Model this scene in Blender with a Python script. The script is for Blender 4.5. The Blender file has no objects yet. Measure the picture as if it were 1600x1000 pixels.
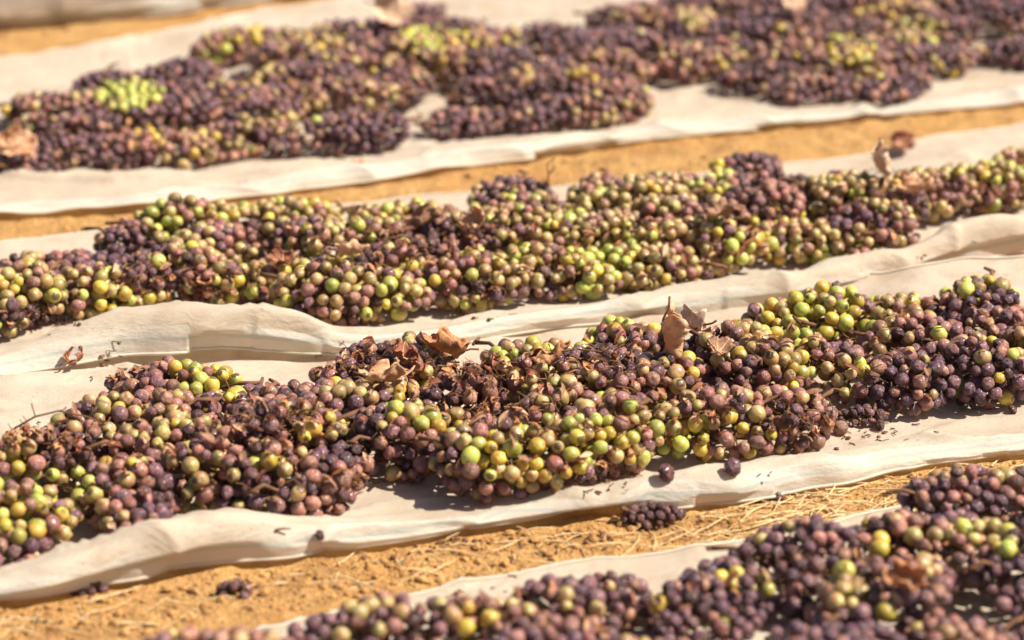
import bpy, bmesh, math, random
import numpy as np
from mathutils import Vector, Matrix, Euler, noise
from mathutils.bvhtree import BVHTree

R = math.radians
rnd = random.Random(11)
scene = bpy.context.scene
C = scene.collection

# ------------------------------------------------------------------ camera
FPX, HC, PITCH = 4444.0, 1.0, R(19.8)
cam_d = bpy.data.cameras.new('camera')
cam = bpy.data.objects.new('camera', cam_d)
C.objects.link(cam)
cam.location = (0, 0, HC)
cam.rotation_euler = (R(90) - PITCH, 0, 0)
cam_d.sensor_width = 36.0
cam_d.lens = 36.0 * FPX / 1600.0
cam_d.clip_start = 0.05
cam_d.clip_end = 500
cam_d.dof.use_dof = True
cam_d.dof.focus_distance = 2.68
cam_d.dof.aperture_fstop = 3.8
cam_d.dof.aperture_blades = 8
scene.camera = cam

# ------------------------------------------------------------------ light
SUN_EL, SUN_AZ = R(50), R(-5)          # azimuth measured from +X (photo right) towards +Y (away from the camera)
world = bpy.data.worlds.new('World')
scene.world = world
world.use_nodes = True
wn = world.node_tree
sky = wn.nodes.new('ShaderNodeTexSky')
sky.sky_type = 'NISHITA'
sky.sun_disc = False
sky.sun_elevation = SUN_EL
sky.sun_rotation = R(90) - SUN_AZ
sky.air_density = 1.0
sky.dust_density = 1.5
bg = wn.nodes['Background']
bg.inputs[1].default_value = 0.055
wn.links.new(sky.outputs[0], bg.inputs[0])
sd = bpy.data.lights.new('sun', 'SUN')
sun = bpy.data.objects.new('sun', sd)
C.objects.link(sun)
sd.energy = 5.0
sd.angle = R(0.5)
sd.color = (1.0, 0.92, 0.79)
to_sun = Vector((math.cos(SUN_EL) * math.cos(SUN_AZ), math.cos(SUN_EL) * math.sin(SUN_AZ), math.sin(SUN_EL)))
sun.rotation_euler = to_sun.to_track_quat('Z', 'Y').to_euler()
sun.location = to_sun * 6
scene.view_settings.view_transform = 'Standard'
scene.view_settings.look = 'None'
scene.view_settings.exposure = 0.88
scene.view_settings.gamma = 1.0
scene.view_settings.use_curve_mapping = False
try:
    scene.cycles.max_bounces = 6
    scene.cycles.transmission_bounces = 3
except Exception:
    pass

CT, ST = math.cos(PITCH), math.sin(PITCH)


def at(x, y, z=0.0):
    """point of the photograph (1600 px wide) on the level z"""
    dv = (500.0 - y) / FPX
    Z = -ST + dv * CT
    t = (z - HC) / Z
    return Vector(((x - 800.0) / FPX * t, (CT + dv * ST) * t, z))


def px(p):
    dx, dy, dz = p[0], p[1], p[2] - HC
    fw = dy * CT - dz * ST
    up = dy * ST + dz * CT
    return 800 + FPX * dx / fw, 500 - FPX * up / fw


# ------------------------------------------------------------------ materials
def new_mat(name):
    m = bpy.data.materials.new(name)
    m.use_nodes = True
    nt = m.node_tree
    return m, nt, nt.nodes['Principled BSDF']


def nd(nt, kind, **kw):
    n = nt.nodes.new(kind)
    for k, v in kw.items():
        setattr(n, k, v)
    return n


def noise_tex(nt, vec, scale, detail=3.0, rough=0.55):
    n = nd(nt, 'ShaderNodeTexNoise')
    n.inputs['Scale'].default_value = scale
    n.inputs['Detail'].default_value = detail
    n.inputs['Roughness'].default_value = rough
    nt.links.new(vec, n.inputs['Vector'])
    return n.outputs['Fac']


def maprange(nt, v, a, b, c=0.0, d=1.0):
    n = nd(nt, 'ShaderNodeMapRange')
    nt.links.new(v, n.inputs['Value'])
    for k, x in zip(('From Min', 'From Max', 'To Min', 'To Max'), (a, b, c, d)):
        n.inputs[k].default_value = x
    return n.outputs['Result']


def mixc(nt, f, a, b, mode='MIX'):
    n = nd(nt, 'ShaderNodeMix', data_type='RGBA', blend_type=mode)
    for sock, v in ((n.inputs['Factor'], f), (n.inputs['A'], a), (n.inputs['B'], b)):
        if isinstance(v, (int, float)):
            sock.default_value = v
        elif isinstance(v, tuple):
            sock.default_value = (*v, 1)
        else:
            nt.links.new(v, sock)
    return n.outputs['Result']


def vmath(nt, op, a, b):
    n = nd(nt, 'ShaderNodeMath', operation=op)
    for i, v in enumerate((a, b)):
        if isinstance(v, (int, float)):
            n.inputs[i].default_value = v
        else:
            nt.links.new(v, n.inputs[i])
    return n.outputs[0]


def bump(nt, bsdf, h, strength, dist):
    b = nd(nt, 'ShaderNodeBump')
    b.inputs['Strength'].default_value = strength
    b.inputs['Distance'].default_value = dist
    nt.links.new(h, b.inputs['Height'])
    nt.links.new(b.outputs[0], bsdf.inputs['Normal'])


def grape_mat(name, c1, c2, bloom, sss, wrinkle, bloomc=(0.50, 0.44, 0.47)):
    m, nt, bs = new_mat(name)
    tc = nd(nt, 'ShaderNodeTexCoord')
    oi = nd(nt, 'ShaderNodeObjectInfo')
    # the pattern differs from grape to grape
    off = nd(nt, 'ShaderNodeVectorMath', operation='SCALE')
    comb = nd(nt, 'ShaderNodeCombineXYZ')
    for i, k in enumerate((37.0, 91.0, 53.0)):
        nt.links.new(vmath(nt, 'MULTIPLY', oi.outputs['Random'], k), comb.inputs[i])
    add = nd(nt, 'ShaderNodeVectorMath', operation='ADD')
    nt.links.new(tc.outputs['Object'], add.inputs[0])
    nt.links.new(comb.outputs[0], add.inputs[1])
    v = add.outputs[0]
    n1 = noise_tex(nt, v, 0.9, 2.0)
    base = mixc(nt, maprange(nt, n1, 0.36, 0.64), c1, c2)
    n2 = noise_tex(nt, v, 1.7, 4.0, 0.65)
    base = mixc(nt, maprange(nt, n2, 0.45, 0.8, 0.0, bloom), base, bloomc)
    n3 = noise_tex(nt, v, 7.0, 3.0, 0.7)
    base = mixc(nt, maprange(nt, n3, 0.60, 0.75, 0.0, 0.55), base, tuple(0.35 * x for x in c2))
    sep = nd(nt, 'ShaderNodeSeparateXYZ')
    nt.links.new(tc.outputs['Object'], sep.inputs[0])
    base = mixc(nt, maprange(nt, sep.outputs[2], 0.90, 0.97, 0.0, 0.85), base, (0.06, 0.03, 0.015))
    hsv = nd(nt, 'ShaderNodeHueSaturation')
    nt.links.new(base, hsv.inputs['Color'])
    r1 = vmath(nt, 'FRACT', vmath(nt, 'MULTIPLY', oi.outputs['Random'], 17.3), 0)
    nt.links.new(maprange(nt, oi.outputs['Random'], 0, 1, 0.72, 1.3), hsv.inputs['Value'])
    nt.links.new(maprange(nt, r1, 0, 1, 0.485, 0.515), hsv.inputs['Hue'])
    nt.links.new(hsv.outputs[0], bs.inputs['Base Color'])
    nt.links.new(maprange(nt, n2, 0.3, 0.75, 0.20, 0.52), bs.inputs['Roughness'])
    bs.inputs['Specular IOR Level'].default_value = 0.45
    bs.inputs['Coat Weight'].default_value = 0.22
    bs.inputs['Coat Roughness'].default_value = 0.16
    if sss:
        bs.inputs['Subsurface Weight'].default_value = sss
        bs.inputs['Subsurface Radius'].default_value = (1.0, 0.74, 0.42)
        bs.inputs['Subsurface Scale'].default_value = 0.008
    if wrinkle:
        sc = nd(nt, 'ShaderNodeVectorMath', operation='MULTIPLY')
        sc.inputs[1].default_value = (3.6, 3.6, 1.3)
        nt.links.new(v, sc.inputs[0])
        w = noise_tex(nt, sc.outputs[0], 1.0, 3.0, 0.6)
        w = vmath(nt, 'ABSOLUTE', vmath(nt, 'SUBTRACT', w, 0.5), 0)      # creases run from stem to tip
        bump(nt, bs, w, min(1.0, wrinkle * 2.2), 0.0045)
    return m


GM = {
    'green': grape_mat('green_grape_skin', (0.34, 0.37, 0.065), (0.42, 0.36, 0.070), 0.22, 0.6, 0.10, (0.60, 0.57, 0.34)),
    'gold': grape_mat('gold_grape_skin', (0.50, 0.40, 0.050), (0.44, 0.25, 0.045), 0.16, 0.6, 0.12, (0.60, 0.49, 0.32)),
    'olive': grape_mat('olive_grape_skin', (0.37, 0.31, 0.085), (0.33, 0.150, 0.075), 0.28, 0.5, 0.14, (0.57, 0.47, 0.39)),
    'rose': grape_mat('rose_grape_skin', (0.35, 0.150, 0.090), (0.21, 0.072, 0.057), 0.40, 0.4, 0.30, (0.52, 0.41, 0.40)),
    'mauve': grape_mat('mauve_grape_skin', (0.235, 0.092, 0.085), (0.125, 0.044, 0.053), 0.52, 0.2, 0.42, (0.48, 0.38, 0.41)),
    'purple': grape_mat('purple_grape_skin', (0.135, 0.045, 0.054), (0.065, 0.022, 0.036), 0.52, 0.05, 0.40, (0.43, 0.33, 0.38)),
    'raisin': grape_mat('raisin_skin', (0.14, 0.050, 0.042), (0.065, 0.022, 0.022), 0.36, 0, 0.6, (0.42, 0.30, 0.30)),
}


def plain_mat(name, c, c2, scale, rough=0.8, bscale=None, bstr=0.4, bdist=0.002, coord='Object'):
    m, nt, bs = new_mat(name)
    tc = nd(nt, 'ShaderNodeTexCoord')
    n = noise_tex(nt, tc.outputs[coord], scale, 4.0, 0.6)
    nt.links.new(mixc(nt, maprange(nt, n, 0.35, 0.68), c, c2), bs.inputs['Base Color'])
    bs.inputs['Roughness'].default_value = rough
    bs.inputs['Specular IOR Level'].default_value = 0.25
    if bscale:
        bump(nt, bs, noise_tex(nt, tc.outputs[coord], bscale, 4.0, 0.6), bstr, bdist)
    return m


STEM = plain_mat('woody_stem', (0.11, 0.05, 0.026), (0.21, 0.105, 0.05), 90, 0.8)
STRAW = plain_mat('straw', (0.62, 0.43, 0.20), (0.74, 0.58, 0.34), 40, 0.7)
CRUMB = plain_mat('soil_crumb', (0.48, 0.265, 0.095), (0.30, 0.15, 0.055), 25, 0.95)


def leaf_mat(name, c, c2):
    m, nt, bs = new_mat(name)
    tc = nd(nt, 'ShaderNodeTexCoord')
    n = noise_tex(nt, tc.outputs['Object'], 60, 4.0, 0.6)
    n2 = noise_tex(nt, tc.outputs['Object'], 220, 3.0, 0.7)
    col = mixc(nt, maprange(nt, n, 0.38, 0.62), c, c2)
    col = mixc(nt, maprange(nt, n2, 0.58, 0.72, 0, 0.6), col, tuple(x * 0.4 for x in c2))
    nt.links.new(col, bs.inputs['Base Color'])
    bs.inputs['Roughness'].default_value = 0.6
    bs.inputs['Specular IOR Level'].default_value = 0.3
    bump(nt, bs, n2, 0.5, 0.002)
    tr = nd(nt, 'ShaderNodeBsdfTranslucent')
    nt.links.new(col, tr.inputs[0])
    mx = nd(nt, 'ShaderNodeMixShader')
    mx.inputs[0].default_value = 0.3
    nt.links.new(bs.outputs[0], mx.inputs[1])
    nt.links.new(tr.outputs[0], mx.inputs[2])
    nt.links.new(mx.outputs[0], nt.nodes['Material Output'].inputs[0])
    return m


LM = {
    'tan': leaf_mat('tan_dry_leaf', (0.78, 0.50, 0.31), (0.60, 0.32, 0.17)),
    'orange': leaf_mat('orange_dry_leaf', (0.68, 0.34, 0.15), (0.44, 0.19, 0.085)),
    'red': leaf_mat('red_dry_leaf', (0.42, 0.15, 0.08), (0.26, 0.09, 0.05)),
    'pale': leaf_mat('pale_dry_leaf', (0.84, 0.64, 0.48), (0.72, 0.48, 0.32)),
    'brown': leaf_mat('brown_dry_leaf', (0.46, 0.26, 0.155), (0.30, 0.15, 0.085)),
}


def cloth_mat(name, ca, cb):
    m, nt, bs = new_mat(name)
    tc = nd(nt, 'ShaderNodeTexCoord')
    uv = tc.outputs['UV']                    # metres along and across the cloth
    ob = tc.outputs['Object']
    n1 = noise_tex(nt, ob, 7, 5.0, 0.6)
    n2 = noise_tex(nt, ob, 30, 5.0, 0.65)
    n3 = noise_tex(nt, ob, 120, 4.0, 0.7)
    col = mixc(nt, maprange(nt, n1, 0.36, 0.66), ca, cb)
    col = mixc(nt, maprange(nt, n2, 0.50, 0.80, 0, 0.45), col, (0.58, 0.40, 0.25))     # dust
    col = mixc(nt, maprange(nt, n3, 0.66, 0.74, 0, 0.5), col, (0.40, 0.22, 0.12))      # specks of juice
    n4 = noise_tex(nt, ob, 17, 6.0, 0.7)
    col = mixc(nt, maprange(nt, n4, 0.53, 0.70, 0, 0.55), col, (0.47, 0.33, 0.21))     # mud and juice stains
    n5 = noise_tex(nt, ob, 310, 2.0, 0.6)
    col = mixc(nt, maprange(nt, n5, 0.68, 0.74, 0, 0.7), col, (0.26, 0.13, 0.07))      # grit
    # woven selvedge along the front edge: pale band with a bluish thread
    sep = nd(nt, 'ShaderNodeSeparateXYZ')
    nt.links.new(uv, sep.inputs[0])
    v = sep.outputs[1]
    band = vmath(nt, 'MULTIPLY', maprange(nt, v, 0.030, 0.026), 0.55)
    col = mixc(nt, band, col, (0.82, 0.79, 0.70))
    th = vmath(nt, 'MULTIPLY', maprange(nt, v, 0.0125, 0.0135), maprange(nt, v, 0.0175, 0.0165))
    col = mixc(nt, vmath(nt, 'MULTIPLY', th, 0.5), col, (0.42, 0.52, 0.50))
    nt.links.new(col, bs.inputs['Base Color'])
    bs.inputs['Roughness'].default_value = 0.85
    bs.inputs['Specular IOR Level'].default_value = 0.15
    bs.inputs['Sheen Weight'].default_value = 0.15
    wv = []
    for d in ('X', 'Y'):
        w = nd(nt, 'ShaderNodeTexWave', bands_direction=d)
        w.inputs['Scale'].default_value = 260
        w.inputs['Distortion'].default_value = 0.6
        nt.links.new(uv, w.inputs['Vector'])
        wv.append(w.outputs['Fac'])
    h = vmath(nt, 'ADD', vmath(nt, 'MULTIPLY', wv[0], wv[1]), vmath(nt, 'MULTIPLY', n2, 2.5))
    mp = nd(nt, 'ShaderNodeMapping')
    mp.inputs['Scale'].default_value = (15, 38, 1)
    mp.inputs['Rotation'].default_value = (0, 0, 0.35)
    nt.links.new(uv, mp.inputs['Vector'])
    wr = noise_tex(nt, mp.outputs[0], 1.0, 5.0, 0.62)
    rid = vmath(nt, 'ABSOLUTE', vmath(nt, 'SUBTRACT', wr, 0.5), 0)
    b0 = nd(nt, 'ShaderNodeBump')
    b0.inputs['Strength'].default_value = 0.45
    b0.inputs['Distance'].default_value = 0.012
    nt.links.new(rid, b0.inputs['Height'])
    bump(nt, bs, h, 0.35, 0.0016)
    nt.links.new(b0.outputs[0], bs.inputs['Normal'].links[0].from_node.inputs['Normal'])
    tr = nd(nt, 'ShaderNodeBsdfTranslucent')
    nt.links.new(mixc(nt, 0.5, col, (0.85, 0.66, 0.42)), tr.inputs[0])
    mx = nd(nt, 'ShaderNodeMixShader')
    mx.inputs[0].default_value = 0.38
    nt.links.new(bs.outputs[0], mx.inputs[1])
    nt.links.new(tr.outputs[0], mx.inputs[2])
    nt.links.new(mx.outputs[0], nt.nodes['Material Output'].inputs[0])
    return m


CLOTH = cloth_mat('cream_cotton_cloth', (0.74, 0.64, 0.515), (0.61, 0.51, 0.39))
SHADE_CLOTH = cloth_mat('shade_painted_cloth', (0.34, 0.26, 0.19), (0.24, 0.18, 0.13))  # darker cloth copy: shade on the far strip painted into its colour


def soil_mat():
    m, nt, bs = new_mat('orange_soil')
    tc = nd(nt, 'ShaderNodeTexCoord')
    ob = tc.outputs['Object']
    n1 = noise_tex(nt, ob, 5, 5.0, 0.6)
    n2 = noise_tex(nt, ob, 38, 5.0, 0.65)
    n3 = noise_tex(nt, ob, 160, 4.0, 0.7)
    col = mixc(nt, maprange(nt, n1, 0.35, 0.65), (0.46, 0.240, 0.078), (0.52, 0.305, 0.118))
    col = mixc(nt, maprange(nt, n2, 0.45, 0.75, 0, 0.7), col, (0.34, 0.17, 0.065))
    col = mixc(nt, maprange(nt, n3, 0.56, 0.72, 0, 0.6), col, (0.68, 0.49, 0.25))
    n4 = noise_tex(nt, ob, 14, 6.0, 0.7)
    col = mixc(nt, maprange(nt, n4, 0.52, 0.66, 0, 0.6), col, (0.25, 0.118, 0.045))
    nt.links.new(col, bs.inputs['Base Color'])
    bs.inputs['Roughness'].default_value = 0.95
    bs.inputs['Specular IOR Level'].default_value = 0.1
    bump(nt, bs, vmath(nt, 'ADD', n2, vmath(nt, 'MULTIPLY', n3, 0.7)), 1.0, 0.009)
    return m


SOIL = soil_mat()


# ------------------------------------------------------------------ helpers
def tag(o, label=None, cat=None, group=None, kind=None):
    for k, v in (('label', label), ('category', cat), ('group', group), ('kind', kind)):
        if v:
            o[k] = v
    return o


def mesh_obj(name, verts, faces, mat, parent=None, smooth=True, loc=None):
    me = bpy.data.meshes.new(name)
    me.from_pydata(verts, [], faces)
    if smooth:
        me.polygons.foreach_set('use_smooth', [True] * len(me.polygons))
    me.materials.append(mat)
    o = bpy.data.objects.new(name, me)
    C.objects.link(o)
    if parent:
        o.parent = parent
    if loc is not None:
        o.location = loc
    return o


def tube(verts, faces, pts, rads, n=5, cap=True):
    """a tapering tube through pts"""
    b = len(verts)
    up = Vector((0.31, 0.17, 0.93))
    for i, p in enumerate(pts):
        d = (pts[min(i + 1, len(pts) - 1)] - pts[max(i - 1, 0)])
        d = d.normalized() if d.length > 1e-9 else Vector((1, 0, 0))
        s = d.cross(up)
        if s.length < 1e-4:
            s = d.cross(Vector((1, 0, 0)))
        s.normalize()
        t = d.cross(s)
        for k in range(n):
            a = 2 * math.pi * k / n
            verts.append(tuple(p + (s * math.cos(a) + t * math.sin(a)) * rads[i]))
    for i in range(len(pts) - 1):
        for k in range(n):
            k2 = (k + 1) % n
            faces.append((b + i * n + k, b + i * n + k2, b + (i + 1) * n + k2, b + (i + 1) * n + k))
    if cap:
        faces.append(tuple(b + k for k in range(n))[::-1])
        faces.append(tuple(b + (len(pts) - 1) * n + k for k in range(n)))


def fbm(x, y, z=0.0, o=3):
    return noise.fractal(Vector((x, y, z)), 1.0, 2.0, o)


# ------------------------------------------------------------------ ground
def ground_z(x, y):
    return min(0.0008, -0.004 + 0.0035 * fbm(x * 6, y * 9) + 0.0036 * fbm(x * 30, y * 30, 3.1, 4) + 0.0026 * fbm(x * 75, y * 75, 8.0))


def make_ground():
    def axis(a, b, step, far):
        c = list(np.arange(a, b + 1e-6, step))
        lo, hi, s = [], [], step
        p = a
        while p > far[0]:
            s *= 1.6
            p -= s
            lo.append(p)
        p, s = b, step
        while p < far[1]:
            s *= 1.6
            p += s
            hi.append(p)
        return lo[::-1] + c + hi
    xs = axis(-1.1, 1.1, 0.009, (-120, 120))
    ys = axis(1.85, 4.6, 0.009, (-120, 220))
    verts = []
    for y in ys:
        for x in xs:
            near = -1.15 < x < 1.15 and 1.8 < y < 4.7
            verts.append((x, y, ground_z(x, y) if near else -0.004))
    nx = len(xs)
    faces = [(j * nx + i, j * nx + i + 1, (j + 1) * nx + i + 1, (j + 1) * nx + i) for j in range(len(ys) - 1) for i in range(nx - 1)]
    return tag(mesh_obj('ground', verts, faces, SOIL), 'loose orange brown soil showing in strips between the cloths', kind='structure')


make_ground()


# ------------------------------------------------------------------ cloths
X0, X1, XS = -700, 2300, 5
XC = np.arange(X0, X1 + 1, XS, dtype=float)


def rail(pts, sm=9):
    a = np.array(pts, float)
    y = np.interp(XC, a[:, 0], a[:, 1])
    z = np.interp(XC, a[:, 0], a[:, 2]) * 0.01
    # linear continuation in y beyond the ends
    for mask, i, j in ((XC < a[0, 0], 0, 1), (XC > a[-1, 0], -1, -2)):
        sl = (a[i, 1] - a[j, 1]) / (a[i, 0] - a[j, 0])
        y[mask] = a[i, 1] + sl * (XC[mask] - a[i, 0])
    k = np.hanning(sm + 2)[1:-1]
    k /= k.sum()
    pad = sm // 2
    f = lambda q: np.convolve(np.pad(q, pad, mode='edge'), k, mode='valid')
    y2 = y.copy()
    y2[pad:-pad] = f(y)[pad:-pad]
    return y2, f(z)


CLOTHS = {
    'C3': dict(
        back=[(-250, 640, .3), (0, 575, .8), (100, 558, .8), (200, 545, .6), (500, 535, .5), (800, 512, .4), (1100, 484, .4), (1250, 462, .8), (1350, 438, 2), (1420, 420, 3.4), (1500, 404, 4.2), (1600, 404, 4.2), (1850, 380, 3)],
        crest=[(-250, 955, 1.2), (0, 908, 1.6), (60, 894, 2.2), (150, 862, 3.0), (230, 835, 3.8), (300, 812, 4.2), (380, 806, 4.0), (440, 818, 3.0), (520, 822, 2.0), (640, 815, 1.4), (800, 795, 1.1), (950, 768, 1.6), (1050, 754, 2.3), (1150, 744, 2.3), (1250, 728, 2.1), (1400, 708, 1.3), (1600, 688, 1.1), (1850, 662, 1)],
        hem=[(-250, 985, .3), (0, 932, .3), (200, 895, .4), (400, 868, .3), (550, 850, .2), (700, 828, .2), (850, 802, .2), (950, 788, .2), (1050, 790, .2), (1150, 785, .3), (1250, 765, .4), (1350, 742, .4), (1450, 724, .3), (1600, 704, .3), (1850, 676, .2)]),
    'C2': dict(
        back=[(-250, 440, .4), (0, 388, .4), (300, 345, .4), (600, 315, .4), (900, 292, .4), (1200, 262, .4), (1350, 243, .6), (1450, 220, 1.2), (1600, 194, 1.6), (1850, 178, 1)],
        crest=[(-250, 572, 2.0), (0, 540, 2.4), (60, 533, 2.6), (120, 515, 3.5), (200, 490, 5.0), (300, 484, 5.6), (420, 482, 5.6), (470, 492, 4.8), (520, 517, 3.2), (600, 520, 2.4), (700, 512, 2.2), (800, 492, 2.4), (900, 480, 2.4), (1000, 465, 2.6), (1100, 448, 3.2), (1250, 430, 3.6), (1350, 410, 3.8), (1430, 385, 4.4), (1500, 355, 5.4), (1560, 340, 5.8), (1620, 332, 5.8), (1850, 320, 4.5)],
        hem=[(-250, 630, .4), (0, 592, .5), (100, 575, .8), (180, 556, 1.4), (300, 549, 1.7), (420, 545, 1.5), (520, 544, 1), (600, 540, .8), (700, 530, .6), (800, 518, .6), (900, 504, .6), (1000, 498, .5), (1100, 491, .5), (1250, 469, .6), (1350, 448, .7), (1450, 420, 1), (1600, 394, 1.6), (1850, 372, 1)]),
    'C1': dict(
        back=[(-250, 145, .6), (0, 95, .8), (150, 72, .8), (300, 42, .8), (400, 20, .8), (500, 4, .8), (600, -10, .8), (900, -50, .6), (1850, -190, .6)],
        crest=[(-250, 318, 1.5), (0, 283, 1.6), (150, 278, 1.9), (300, 276, 2.2), (450, 268, 2.0), (560, 258, 1.8), (650, 240, 1.6), (800, 226, 1.6), (900, 214, 1.6), (1000, 200, 1.4), (1100, 186, 1.3), (1200, 184, 1.2), (1300, 178, 1.0), (1400, 164, 1.0), (1600, 140, 1.2), (1850, 108, 1)],
        hem=[(-250, 372, .3), (0, 336, .3), (200, 326, .3), (400, 304, .3), (600, 279, .3), (700, 263, .3), (850, 240, .3), (1000, 217, .3), (1150, 203, .3), (1300, 187, .3), (1450, 172, .3), (1600, 160, .3), (1850, 130, .3)]),
    'C4': dict(
        back=[(-250, 1130, .4), (300, 1012, .4), (450, 975, .4), (540, 948, .4), (700, 916, .4), (850, 890, .4), (1000, 868, .5), (1100, 857, .6), (1250, 830, .7), (1400, 797, .7), (1470, 776, .7), (1600, 742, .6), (1850, 690, .4)],
        crest=[(-250, 1500, 2), (500, 1380, 2), (1850, 1150, 2)],
        hem=[(-250, 1550, .3), (500, 1430, .3), (1850, 1200, .3)]),
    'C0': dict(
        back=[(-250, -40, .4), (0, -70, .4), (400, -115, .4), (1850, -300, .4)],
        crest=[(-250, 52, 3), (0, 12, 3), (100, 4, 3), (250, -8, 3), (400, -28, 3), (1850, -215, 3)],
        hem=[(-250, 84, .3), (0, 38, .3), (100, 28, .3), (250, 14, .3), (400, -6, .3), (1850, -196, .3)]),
}
CLABEL = {
    'C0': 'shade-painted taupe cloth strip beyond the top soil gap, in the blurred corner behind all others',
    'C1': 'blurred upper cream cloth carrying the widest heap of dark grapes',
    'C2': 'middle cream cloth with raised pale fold and shaded front drop, green grapes on top',
    'C3': 'sharp cream cloth with bulging front lip and bluish selvedge thread, under the mixed grapes',
    'C4': 'front cream cloth mostly hidden under the lowest heap of purple grapes',
}
BVH = {}
CRESTY = {}


def make_cloth(key, d, seed):
    B, Cr, Hm = rail(d['back']), rail(d['crest'], 13), rail(d['hem'], 13)
    nu = len(XC)
    V = 76
    grid = np.zeros((nu, V, 3))
    cy = []
    for i, x in enumerate(XC):
        b = np.array(at(x, B[0][i], B[1][i]))
        c = np.array(at(x, Cr[0][i], Cr[1][i]))
        h = np.array(at(x, Hm[0][i], min(Hm[1][i], 0.02)))
        if Hm[1][i] < 0.0045:
            h[2] = 0.0008
        if h[1] > c[1] - 0.006:
            h = h + (c - h) * np.array([1, 1, 0]) + np.array([0, -0.009, 0])
        cy.append(c[1])
        out = np.array([c[0] / c[1], 1.0, 0.0])
        p = c + out * (0.035 + 1.3 * c[2])
        p[2] = 0.005
        q = p + (b - p) * 0.45
        q[2] = 0.004
        r = b + (p - b) * 0.10
        r[2] = 0.004 + 0.55 * (b[2] - 0.004)
        cr1 = c + out * (0.012 + 0.35 * c[2])
        cr1[2] = 0.005 + (c[2] - 0.005) * 0.80
        m = c * 0.45 + h * 0.55 - out * 0.006
        m[2] = c[2] * 0.5 + h[2] * 0.5
        key_p = np.array([b, r, q, p, cr1, c, m, h])
        key_t = np.array([0, .07, .33, .58, .70, .78, .90, 1.0])
        t = np.linspace(0, 1, V)
        # monotone cubic per coordinate
        for k in range(3):
            y = key_p[:, k]
            dx = np.diff(key_t)
            s = np.diff(y) / dx
            mm = np.zeros_like(y)
            mm[0], mm[-1] = s[0], s[-1]
            for a in range(1, len(y) - 1):
                mm[a] = 0 if s[a - 1] * s[a] <= 0 else 2 * s[a - 1] * s[a] / (s[a - 1] + s[a])
            idx = np.clip(np.searchsorted(key_t, t, side='right') - 1, 0, len(y) - 2)
            hh = dx[idx]
            u = (t - key_t[idx]) / hh
            grid[i, :, k] = (2 * u**3 - 3 * u**2 + 1) * y[idx] + (u**3 - 2 * u**2 + u) * hh * mm[idx] + (-2 * u**3 + 3 * u**2) * y[idx + 1] + (u**3 - u**2) * hh * mm[idx + 1]
    # folds and creases along the surface normal
    du = np.gradient(grid, axis=0)
    dv = np.gradient(grid, axis=1)
    nrm = np.cross(du, dv)
    nrm /= np.linalg.norm(nrm, axis=2, keepdims=True) + 1e-12
    nrm[nrm[:, :, 2] < 0] *= -1
    ca, sa = math.cos(R(23)), math.sin(R(23))
    for i in range(nu):
        for j in range(V):
            X, Y, Z = grid[i, j]
            a, b_ = X * ca + Y * sa, -X * sa + Y * ca
            w = 0.0042 * fbm(a * 3.5, b_ * 13, seed) + 0.0022 * fbm(a * 11 + 5, b_ * 34, seed + 4)
            ridge = 1 - abs(fbm(a * 5 + 3, b_ * 17 + a * 3, seed + 9, 2)) * 2.2
            w += 0.0050 * max(0.0, ridge) ** 3
            if j > V * 0.68:
                w *= 1.5
            grid[i, j] += nrm[i, j] * w
    grid[:, :, 2] = np.maximum(grid[:, :, 2], 0.0015)
    verts = [tuple(p) for p in grid.reshape(-1, 3)]
    faces = [(i * V + j, i * V + j + 1, (i + 1) * V + j + 1, (i + 1) * V + j) for i in range(nu - 1) for j in range(V - 1)]
    cm = SHADE_CLOTH if key == 'C0' else CLOTH
    o = mesh_obj('drying_cloth', verts, faces, cm)
    # UV in metres: u along, v from the front edge
    seg = np.linalg.norm(np.diff(grid, axis=1), axis=2)
    dist = np.concatenate([np.cumsum(seg[:, ::-1], axis=1)[:, ::-1], np.zeros((nu, 1))], axis=1)
    along = np.concatenate([[0], np.cumsum(np.linalg.norm(np.diff(grid[:, V // 2], axis=0), axis=1))])
    uvl = o.data.uv_layers.new(name='UVMap')
    li = np.zeros(len(o.data.loops), dtype=np.int32)
    o.data.loops.foreach_get('vertex_index', li)
    uv = np.stack([along[li // V], dist.reshape(-1)[li]], axis=1).astype(np.float32)
    uvl.data.foreach_set('uv', uv.reshape(-1))
    tag(o, CLABEL[key], 'cloth', 'cream cloth strips spread on the soil')
    for jj in (V - 1, 0):
        hv, hf = [], []
        pts = [Vector(grid[i, jj]) + Vector((0, 0, 0.0008)) for i in range(0, nu, 2)]
        tube(hv, hf, pts, [0.0015 + 0.0005 * fbm(p.x * 20, p.y * 20) for p in pts], 6)
        mesh_obj('hem', hv, hf, cm, o)
    BVH[key] = BVHTree.FromPolygons([Vector(v) for v in verts], faces)
    CRESTY[key] = (XC, np.array(cy))


for n_, k_ in enumerate(('C0', 'C1', 'C2', 'C3', 'C4')):
    make_cloth(k_, CLOTHS[k_], 2.3 + 7.7 * n_)


def cloth_z(key, x, y):
    h = BVH[key].ray_cast(Vector((x, y, 1)), Vector((0, 0, -1)))
    return h[0].z if h[0] else 0.004


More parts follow.
